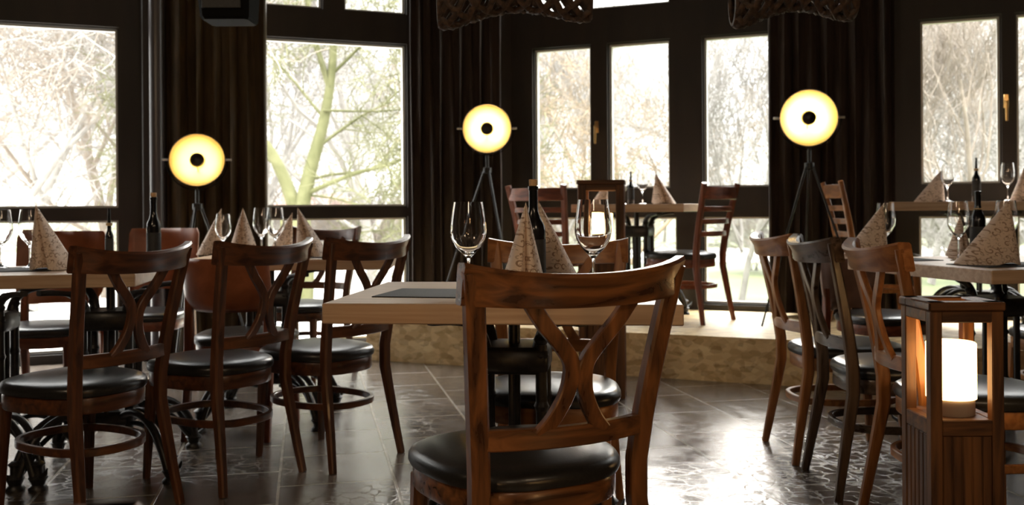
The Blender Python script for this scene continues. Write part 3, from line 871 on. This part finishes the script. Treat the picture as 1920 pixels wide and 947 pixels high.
napkin('scroll-patterned folded napkin behind and right of the corked bottle', gx(1020, 2.98), 2.98, zt, 10, 0.265, 'tent', 1.18, -0.02)
placemat('charcoal placemat on the left of the centre table', -0.19, 2.70, zt, -12, 0.34, 0.26)
placemat('charcoal placemat on the right of the centre table', 0.26, 2.62, zt, -2, 0.30, 0.24)

# ------------------------------------------------------------------ left group
def by_leg(label, fx, fy, rz, wood, maker=cross_chair, wx=0.92, **k):
    a = R(rz); lx, ly = -0.212 * wx, -0.275
    t = maker(label, fx - (lx * math.cos(a) - ly * math.sin(a)), fy - (lx * math.sin(a) + ly * math.cos(a)), rz, wood, **k); t.scale = (wx, 1, 1); return t
by_leg('cross-back chair nearest on the left, its seat cut by the picture edge', -1.34, 2.97, 61, W_DARK)
by_leg('cross-back chair second from the left, in front of the orange leather back', -1.02, 3.37, 58, W_DARK)
by_leg('cross-back chair beside the left corner of the centre table', -0.690, 3.66, 55, W_DARK)
t1 = table('long oak table at the far left edge on two iron pedestals', -2.15, 3.88, 10, 1.32, 0.66, ((0.08, -0.20), (0.54, -0.19)))
t2 = table('oak table behind the left cross-back chairs, with several napkins', -1.10, 4.90, 2, 1.00, 0.62, ((-0.08, -0.24),))
leather_chair('rust leather back chair tucked at the near side of the second left table', -1.235, 4.43, -4, 0.80, 0.565, 0.39, M_LEATH)
leather_chair('rust leather back chair behind the far left table, near the window pillar', -2.06, 5.38, 175, 0.905, 0.55, 0.42, M_LEATH)
leather_chair('rust leather back chair behind the far left table, next to the picture edge', -2.33, 4.76, 184, 0.905, 0.53, 0.45, M_LEATH)
cross_chair('dark chair beyond the second left table, near the bright window', gx(560, 5.75), 5.80, 160, W_DARK)
placemat('charcoal placemat under the glasses on the far left table', -2.10, 3.93, zt, 10, 0.46, 0.30)
wine_glass('wine glass cut by the left picture edge on the far left table', gx(6, 4.05), 4.03, zt + 0.003, 0.245, 0.046)
wine_glass('wine glass just left of the lone napkin on the far left table', gx(56, 4.05), 4.05, zt + 0.003, 0.245, 0.046)
napkin('pleated napkin standing alone on the far left table', gx(92, 3.92), 3.92, zt + 0.003, 0, 0.262, 'half', 1.45, -0.055)
bottle('corked black bottle on the far left table, in front of the pipe', gx(288, 4.20), 4.20, zt, 0.318, 0.030)
bottle('slim black bottle without a cork on the far left table', gx(210, 4.20), 4.17, zt, 0.25, 0.017, False, True)
for (lab, u, Y, k, ln_, wd) in (('plain-looking napkin at the left end of the second left table', 402, 5.16, 'wing', 0.0, 0.7),
                               ('napkin between the small glass and the pair of glasses on the second left table', 451, 4.82, 'half', 0.012, 1.35),
                               ('napkin at the right of the second left table', 582, 4.86, 'half', -0.065, 1.4)):
    napkin(lab, gx(u, Y), Y, zt, 0, 0.25, k, wd, ln_)
napkin('napkin behind the pair of glasses on the second left table', gx(535, 5.1), 5.1, zt, 0, 0.225, 'wing', 0.7)
wine_glass('small wine glass at the left end of the second left table', gx(418, 4.9), 4.9, zt, 0.22, 0.040)
wine_glass('left one of the two glasses side by side on the second left table', gx(490, 4.97), 4.97, zt, 0.25, 0.045)
wine_glass('right one of the two glasses side by side on the second left table', gx(512, 4.72), 4.76, zt, 0.25, 0.045)
placemat('charcoal placemat at the right end of the second left table', gx(650, 4.8), 4.84, zt, 2, 0.34, 0.26)

# ------------------------------------------------------------------ right group
a12 = -76.7
t3 = table('oak table on the right with the large patterned napkin', 2.06, 4.05, 13.5, 0.86, 0.92, ((0, 0),))
cross_chair('honey brown cross-back chair farthest along the right table', 1.365, 3.945, -88, W_HONEY).scale = (0.93, 1, 1)
cross_chair('dark greyish cross-back chair, middle one of three at the right table', 1.385, 3.47, -91, W_GREY).scale = (0.93, 1, 1)
cross_chair('honey brown cross-back chair directly behind the front wooden lantern', 1.425, 2.985, -92, W_HONEY).scale = (0.93, 1, 1)
cross_chair('cross-back chair on the far side of the right table, cut by the picture edge', 2.50, 4.30, 100, W_HONEY)
cross_chair('dark cross-back chair at the near right table edge, mostly behind the lantern', 2.12, 3.30, 12, W_DARK)
leather_chair('taupe leather back chair at the far end of the right table', gx(1655, 4.98), 5.00, 205, 0.80, 0.45, 0.40, M_TAUPE)
napkin('scrolled napkin at the far left corner of the right table', gx(1640, 4.35), 4.35, zt, 0, 0.245, 'wing', 1.05)
napkin('large scrolled napkin at the near corner of the right table', gx(1880, 3.80), 3.82, zt + 0.003, 0, 0.255, 'wing', 1.25)
wine_glass('wine glass behind the far left napkin on the right table', gx(1660, 4.45), 4.45, zt, 0.25, 0.044)
wine_glass('tall wine glass left of the black bottle on the right table', gx(1797, 4.12), 4.12, zt, 0.255, 0.046)
wine_glass('wine glass behind the large napkin on the right table', gx(1886, 4.05), 4.05, zt, 0.258, 0.046)
napkin('small napkin seen through the tall glass on the right table', gx(1800, 4.36), 4.36, zt, 0, 0.19, 'half', 0.95, 0)
bottle('black wine bottle standing on the right table', gx(1833, 4.22), 4.22, zt, 0.30, 0.032, False)
placemat('charcoal placemat under the large napkin on the right table', gx(1880, 3.82), 3.80, zt, 13, 0.36, 0.24)
placemat('charcoal placemat at the far left corner of the right table', gx(1690, 4.2), 4.22, zt, 13, 0.26, 0.24)
lantern('wooden floor lantern with glowing cylinder at the lower right', 1.222, 2.68, 0, 0.198, 0.43, 0.748, 0.032, (0.045, 0.155, 0.066))
lantern('taller wooden lantern before the platform, behind the centre table', 0.485, 5.18, -8, 0.245, 0.78, 1.155, 0.045, (0.045, 0.155, 0.058))
# two lanterns added out of view as warm fill for the near chair
M_GLOW_FILL = emis('warm_fill_cylinder', (1.0, 0.56, 0.22), 12.0)
lantern('added wooden lantern out of view at the left, for warm fill light', -0.42, 0.74, 10, 0.205, 0.43, 0.75, glow=M_GLOW_FILL)
lantern('added wooden lantern out of view at the right, for warm fill light', 0.95, 0.74, 30, 0.205, 0.43, 0.75, glow=M_GLOW_FILL)

# ------------------------------------------------------------------ platform group
PZ = 0.26
table('small oak table on the platform before the centre windows', 0.85, 6.55, -22, 0.76, 0.54, ((0.0, 0),), PZ)
by_leg('ladder-back chair right of the platform table', 1.20, 6.06, 48, W_RED, ladder_chair)
ladder_chair('ladder-back chair left of the platform table', 0.34, 6.60, -38, W_RED)
pz = PZ + TOPZ
wine_glass('wine glass on the platform table, left of the tall napkin', gx(1205, 6.45), 6.45, pz, 0.215, 0.038)
napkin('tall napkin at the right of the platform table', gx(1245, 6.42), 6.42, pz, 0, 0.205, 'half', 1.35, -0.055)
bottle('slim dark bottle on the platform table', gx(1183, 6.48), 6.48, pz, 0.22, 0.022, False, True)
wine_glass('wine glass behind the slim bottle on the platform table', gx(1168, 6.68), 6.66, pz, 0.20, 0.036)
napkin('small napkin above the tall lantern, left on the platform table', gx(1132, 6.55), 6.60, pz, 0, 0.17, 'wing', 0.6)
table('oak table on the platform at the right-hand window', 2.82, 5.80, -22.5, 1.00, 0.56, ((0.0, 0),), PZ)
ladder_chair('brown chair at the left end of the right-hand platform table', 2.30, 5.98, -95, W_HONEY)
napkin('napkin at the left on the right-hand platform table', gx(1755, 5.95), 5.95, pz, 0, 0.20, 'wing', 0.92)
napkin('napkin at the right picture edge on the right-hand platform table', gx(1912, 5.75), 5.75, pz, 0, 0.225, 'wing', -0.9)
wine_glass('wine glass beside the left napkin on the right-hand platform table', gx(1777, 5.85), 5.85, pz, 0.225, 0.038)
wine_glass('wine glass by the picture edge on the right-hand platform table', gx(1893, 5.62), 5.64, pz, 0.225, 0.038)
bottle('slim dark bottle with a cream neck band on the right-hand platform table', gx(1831, 5.75), 5.75, pz, 0.262, 0.024, False, True)

# ------------------------------------------------------------------ tripod lamps
tripod_lamp('leftmost tripod lamp with round glowing dish before the olive curtain', gx(370, 6.0), 6.0, 0.0, 1.325, 12, -10, 0.168, 1.4, 25)
tripod_lamp('middle tripod lamp with round glowing dish, left of the centre windows', gx(914, 6.85), 6.85, PZ, 1.318, 0, 0, 0.174, 2.2, 60)
tripod_lamp('rightmost tripod lamp with round glowing dish, before the dark curtain', gx(1518, 6.05), 6.05, PZ, 1.305, -8, 4, 0.178, 2.8, 80)

# ------------------------------------------------------------------ hanging things
def wicker(label, x, y, z, W, tilt, H=0.15, dpt=0.10, seed=1):
    t = thing('wicker_pendant', label, 'pendant lamp', (x, y, z))
    rg = random.Random(seed)
    def P(s_, a, k=1.0):                     # s_ along the arched body, a around it
        x_ = W * s_ / 2; env = (1 - abs(s_) ** 3.2) ** 0.5
        zc = -0.105 * s_ * s_ * k + tilt * s_
        return Vector((x_, math.cos(a) * dpt * (0.35 + 0.65 * env), zc + H + math.sin(a) * H * (0.45 + 0.55 * env)))
    for sg in (1, -1):
        m = MB()
        for q in range(8):
            ph = 2 * PI * q / 8; pts = []
            for i in range(61):
                s_ = -0.97 + 1.94 * i / 60
                pts.append(P(s_, ph + sg * s_ * 3.2 + 0.1 * rg.random()))
            m.sweep(pts, (0.020, 0.012), ref=(0, 1, 0.2), bev=0.5)
        part('woven_strands', m, M_WICK, t, 60)
    m = MB(); pts = [P(-0.98 + 1.96 * i / 70, -PI / 2 + 0.12 * math.sin(i * 1.3)) + Vector((0, 0, 0.004 * math.sin(i * 1.9))) for i in range(71)]
    m.tube(pts, 0.010, 7)
    for e in (-0.97, 0.97): m.tube([P(e, 2 * PI * k / 24) for k in range(24)], 0.009, 6, closed=True)
    part('rim_cane', m, M_WICK, t, 60)
    m = MB()
    for s_ in (-0.5, 0.5):
        p = P(s_, PI / 2); m.tube([p, Vector((p.x, p.y, WALL_H - z))], 0.003, 6)
    part('hanging_cord', m, M_BLACK, t)
    return t
wicker('woven wicker pendant at the top centre with open lattice end', gx(968, 3.3), 3.3, 1.690, 0.53, 0.012, seed=2)
wicker('woven wicker pendant at the top right of the centre windows', gx(1490, 3.3), 3.3, 1.688, 0.42, 0.012, seed=5)
# black loudspeaker at the top left
t = thing('hanging_loudspeaker', 'black tapered loudspeaker hanging at the top left', 'loudspeaker', (gx(432, 4.0), 4.0, 1.79))
rings = []
for z, hw, hd in ((0.0, 0.092, 0.08), (0.012, 0.10, 0.09), (0.10, 0.106, 0.10), (0.32, 0.112, 0.11), (0.335, 0.105, 0.10)):
    rings.append([Vector((sx * hw - 0.03 * (z - 0.1), sy * hd, z)) for sx, sy in ((-1, -0.8), (-0.85, -1), (0.85, -1), (1, -0.8), (1, 0.8), (0.85, 1), (-0.85, 1), (-1, 0.8))])
part('speaker_housing', MB()._loft(rings), M_MATTE, t, 30)
part('speaker_grille', MB().box((-0.002, -0.103, 0.17), (0.16, 0.008, 0.26), None, 0.003), M_LABEL, t, 30)
part('mounting_pole', MB().tube([(0, 0, 0.33), (0, 0, WALL_H - 1.79)], 0.012, 10), M_BLACK, t)

# unseen globes added to fill the room with warm light
for i, (x, y, lab) in enumerate(((-1.9, 0.9, 'added fill globe out of view, left of the viewer'), (1.6, -0.4, 'added fill globe out of view, right behind the viewer'), (0.2, -2.0, 'added fill globe out of view at the back of the room'))):
    t = thing('fill_globe', lab, 'fill lamp', (x, y, 2.55))
    part('globe', MB().lathe([(0.0, -0.20)] + [(0.20 * math.cos(R(a)), 0.20 * math.sin(R(a))) for a in range(-75, 76, 15)] + [(0, 0.20)], 24), emis('fill_glow_%s' % 'abc'[i], (1.0, 0.74, 0.48), 13.0), t)
    part('cord', MB().tube([(0, 0, 0.2), (0, 0, WALL_H - 2.55)], 0.004, 6), M_BLACK, t)

# ================================================================== OUTSIDE
GZ = -0.30
def flat(name, poly, z, m, th=0.05):
    o = part(name, prism(poly, z - th, z), m, None, 0); o['kind'] = 'structure'; return o
flat('ground_grass', [(-120, 5), (120, 5), (120, 160), (-120, 160)], GZ - 0.02, M_GRASS)
flat('ground_terrace', [(-14, 5.9), (-22, 23.0), (-1.2, 23.0), (0.2, 7.9), (-3, 6.6)], GZ, M_PAVE)
flat('ground_path', [(-60, 24), (70, 21), (70, 29), (-60, 31)], GZ, M_PATH)
def grow(mb, p, d, length, rad, depth, rg, up=0.12, spread=0.75, kids=(4, 6), nseg=5, rmin=0.004):
    P = [p.copy()]; rr_ = [rad]; dd = d.normalized()
    for i in range(nseg):
        dd = (dd + Vector((rg.gauss(0, 0.15), rg.gauss(0, 0.15), rg.gauss(0, 0.12) + up * 0.5))).normalized()
        P.append(P[-1] + dd * length / nseg); rr_.append(max(rmin, rad * (1 - 0.7 * (i + 1) / nseg)))
    o = len(mb.v); sd = dd.orthogonal().normalized(); up_ = dd.cross(sd); ns_ = 6 if rad > 0.03 else 3
    for q, r_ in zip(P, rr_):
        for k in range(ns_):
            a = 2 * PI * k / ns_; v = q + (sd * math.cos(a) + up_ * math.sin(a)) * r_
            mb.v.append((v.x, v.y, v.z))
    for i in range(nseg):
        for k in range(ns_):
            a = o + i * ns_; b = a + ns_; k2 = (k + 1) % ns_
            mb.f.append((a + k, a + k2, b + k2, b + k))
    if depth == 0: return
    n = rg.randint(*kids)
    for j in range(n):
        t = 0.2 + 0.8 * (j + rg.random()) / n; i = min(nseg - 1, int(t * nseg)); f = t * nseg - i
        q = P[i].lerp(P[i + 1], min(1, f)); dr = (P[i + 1] - P[i]).normalized()
        ax = dr.orthogonal().normalized(); ax = Matrix.Rotation(rg.uniform(0, 2 * PI), 3, dr) @ ax
        nd = (dr * (1 - spread * 0.5) + ax * spread).normalized()
        grow(mb, q, nd, length * rg.uniform(0.5, 0.75), max(rmin, rr_[i] * 0.5), depth - 1, rg, up, spread, kids, max(3, nseg - 1), rmin)

def as_tree(mb):
    me = bpy.data.meshes.new('tree'); me.from_pydata(mb.v, [], mb.f); me.update()
    me.polygons.foreach_set('use_smooth', [True] * len(me.polygons)); return me
def tree_mesh(seed, limbs, depth, up=0.12, spread=0.75, kids=(4, 6), rmin=0.005):
    rg = random.Random(seed); mb = MB()
    for p, d, l_, r_ in limbs: grow(mb, Vector(p), Vector(d), l_, r_, depth, rg, up, spread, kids, rmin=rmin)
    return as_tree(mb)
def tree(name, label, me, m, x, y, rz=0, sc=1.0, group=None, zs=1.0, cat='tree'):
    o = part(name, me, m, None); o.location = (x, y, GZ); o.rotation_euler = (0, 0, R(rz)); o.scale = (sc, sc, sc * zs)
    return tag(o, label, cat, group)
# the mossy spreading tree outside the second left window
def mossy():
    rg = random.Random(11); mb = MB()
    def limb(pts, rs):
        mb.tube(catmull([Vector(p) for p in pts], 5), [lerp(rs[0], rs[1], i / (5 * (len(pts) - 1))) for i in range(5 * (len(pts) - 1) + 1)], 8)
    limb([(0, 0, 0), (0.02, 0, 0.6), (-0.02, 0, 1.25)], (0.17, 0.15))
    limb([(-0.02, 0.0, 1.15), (-0.22, 0.0, 1.75), (-0.50, -0.1, 2.25), (-1.1, -0.2, 2.8)], (0.10, 0.04))
    limb([(-0.02, 0.0, 1.15), (0.13, 0.0, 1.8), (0.30, 0.1, 2.5), (0.42, 0.1, 3.3), (0.48, 0, 4.6)], (0.11, 0.035))
    limb([(0.38, 0.1, 2.9), (0.2, 0.1, 3.5), (0.05, 0.0, 4.4)], (0.05, 0.02))
    limb([(0.05, 0, 1.5), (0.7, -0.2, 1.75), (1.4, -0.4, 1.95), (2.1, -0.5, 2.5)], (0.035, 0.015))
    limb([(0.1, 0, 0.55), (0.9, -0.2, 0.62), (1.25, -0.3, 0.66), (1.6, -0.4, 1.1)], (0.035, 0.015))
    for p, d, l_, r_ in (((-0.3, 0, 1.9), (-0.9, 0.1, 0.5), 1.7, 0.028), ((-0.8, -0.15, 2.6), (-0.4, 0, 0.8), 1.7, 0.028), ((0.2, 0, 2.1), (0.8, 0.2, 0.45), 1.9, 0.030),
                         ((0.4, 0.1, 2.8), (-0.5, 0, 0.8), 1.7, 0.028), ((0.42, 0.1, 3.1), (0.8, -0.1, 0.6), 1.9, 0.030), ((0.46, 0.05, 3.8), (0.1, 0, 1), 1.9, 0.03),
                         ((1.0, -0.3, 1.85), (0.8, 0, 0.15), 1.7, 0.02), ((0.1, 0, 1.7), (0.9, 0.3, 0.2), 1.8, 0.028), ((-0.55, -0.1, 2.3), (-1, 0.2, -0.05), 1.5, 0.02),
                         ((0.3, 0.1, 2.5), (-0.7, 0.2, 0.5), 1.5, 0.025), ((0.1, 0, 1.5), (0.9, -0.2, -0.1), 1.7, 0.02), ((0.1, 0, 0.9), (0.9, 0.2, 0.1), 1.7, 0.018),
                         ((0.45, 0, 3.5), (0.8, 0.2, 0.1), 1.8, 0.022), ((0.3, 0, 2.6), (0.9, 0.2, -0.1), 1.8, 0.022)):
        grow(mb, Vector(p), Vector(d), l_, r_, 4, rg, 0.02, 0.85, (3, 5), rmin=0.0055)
    return as_tree(mb)
tree('spreading_tree', 'mossy green forked tree outside the second left window', mossy(), M_BARKG, gx(563, 12.5), 12.5)
A = tree_mesh(3, [((0, 0, 0), (0.05, 0, 1), 4.2, 0.09), ((0, 0, 1.2), (-0.7, 0.2, 0.8), 3.0, 0.05), ((0, 0, 1.6), (0.7, -0.2, 0.8), 3.0, 0.05), ((0, 0, 0.8), (0.9, 0.2, 0.5), 2.6, 0.035), ((0, 0, 0.8), (-0.9, 0.2, 0.4), 2.6, 0.035)], 5, 0.06, 0.8, (4, 4))
B = tree_mesh(5, [((0, 0, 0), (0, 0, 1), 4.6, 0.085), ((0, 0, 1.0), (0.35, 0, 1), 3.2, 0.045), ((0, 0, 1.1), (-0.35, 0.1, 1), 3.2, 0.045), ((0, 0, 1.3), (0.1, 0.4, 1), 3.2, 0.04)], 4, 0.30, 0.5, (5, 6))
D_ = tree_mesh(9, [((0, 0, 0), (-0.1, 0, 1), 3.6, 0.10), ((0, 0, 0.8), (0.5, 0.1, 1), 3.0, 0.06), ((0, 0, 1.0), (-0.7, 0.2, 0.8), 3.2, 0.06)], 5, 0.06, 0.75, (4, 4))
S_ = tree_mesh(13, [((0.12 * math.cos(k), 0.12 * math.sin(k), 0), (0.55 * math.cos(k * 2.4), 0.55 * math.sin(k * 2.4), 1), 1.7, 0.016) for k in range(9)], 4, 0.10, 0.6, (4, 4), 0.005)
tree('bare_tree', 'bare tangled tree outside the far left window, nearest the glass', A, M_TWIG, gx(60, 12.5), 12.5, 40, 0.95)
tree('bare_tree', 'bare tree at the right side of the far left window', D_, M_BARK, gx(200, 14.5), 14.5, 130, 1.15)
tree('bare_tree', 'wide bare tree further back in the far left window', A, M_TWIG, gx(-60, 18), 19, 200, 1.5)
tree('bare_tree', 'bare tree seen behind the mossy tree to its right', D_, M_TWIG, gx(700, 17), 17, 70, 1.15)
tree('bare_tree', 'bare tree seen behind the mossy tree to its left', B, M_TWIG, gx(500, 18), 18, 300, 1.2)
tree('slender_tree', 'slender pale tree in the leftmost pane of the centre windows', B, M_TWIG, gx(1055, 16), 16, 10, 0.72)
tree('bare_tree', 'ochre trunked tree in the middle pane of the centre windows', D_, M_BARKO, gx(1180, 13.5), 13.5, 20, 0.64)
tree('slender_tree', 'slender pale tree in the right pane of the centre windows', B, M_TWIG, gx(1390, 13.5), 13.5, 90, 0.63)
tree('slender_tree', 'fine twigged tree outside the right-hand window', B, M_BARK, gx(1812, 12.5), 12.5, 45, 0.66)
tree('bare_tree', 'low bare tree behind the fine twigged tree of the right-hand window', D_, M_TWIG, gx(1780, 18), 18, 210, 0.75)
tree('bare_tree', 'tree by the picture edge outside the right-hand window', A, M_TWIG, gx(1960, 15), 15, 80, 0.8)
tree('slender_tree', 'pale tree left of the fine twigged tree at the right-hand window', B, M_TWIG, gx(1745, 16), 16, 150, 0.85)
rg = random.Random(21)
for k in range(18):                          # the belt of trees beyond the path
    u = -150 + k * 125 + rg.uniform(-40, 40); Y = rg.uniform(31, 38)
    tree('distant_tree', 'pale bare tree in the distant belt beyond the gravel path', (D_, B, A)[k % 3], M_TWIG, gx(u, Y), Y, rg.uniform(0, 360), rg.uniform(0.75, 1.0), 'distant tree belt beyond the path')
for k in range(26):                          # undergrowth along the path
    u = -80 + k * 82 + rg.uniform(-25, 25); Y = rg.uniform(19.0, 20.6)
    if 1250 < u < 1320 or u < 430: continue
    tree('bare_shrub', 'leafless shrub in the row along the near side of the gravel path', S_, (M_TWIG, M_BARK)[k % 2], gx(u, Y), Y, rg.uniform(0, 360), rg.uniform(0.55, 0.8), 'leafless shrubs along the path', 1.0, 'shrub')
# small red-roofed hut beyond the mossy tree
t = thing('garden_hut', 'little hut with a pinkish roof beyond the mossy tree', 'hut', (gx(590, 22), 22, GZ))
part('hut_walls', MB().box((0, 0, 0.6), (1.7, 1.3, 1.2), None, 0.01), M_PATH, t, 0)
part('hut_roof', MB().add([(-1.0, -0.85, 1.15), (1.0, -0.85, 1.15), (1.0, 0.85, 1.15), (-1.0, 0.85, 1.15), (-0.7, 0, 1.65), (0.7, 0, 1.65)], [(0, 1, 5, 4), (2, 3, 4, 5), (1, 2, 5), (3, 0, 4), (0, 3, 2, 1)]), noisy('faded_red_tiles', (0.42, 0.20, 0.16), (0.52, 0.30, 0.24), (8, 8, 8), 0.8), t, 0)
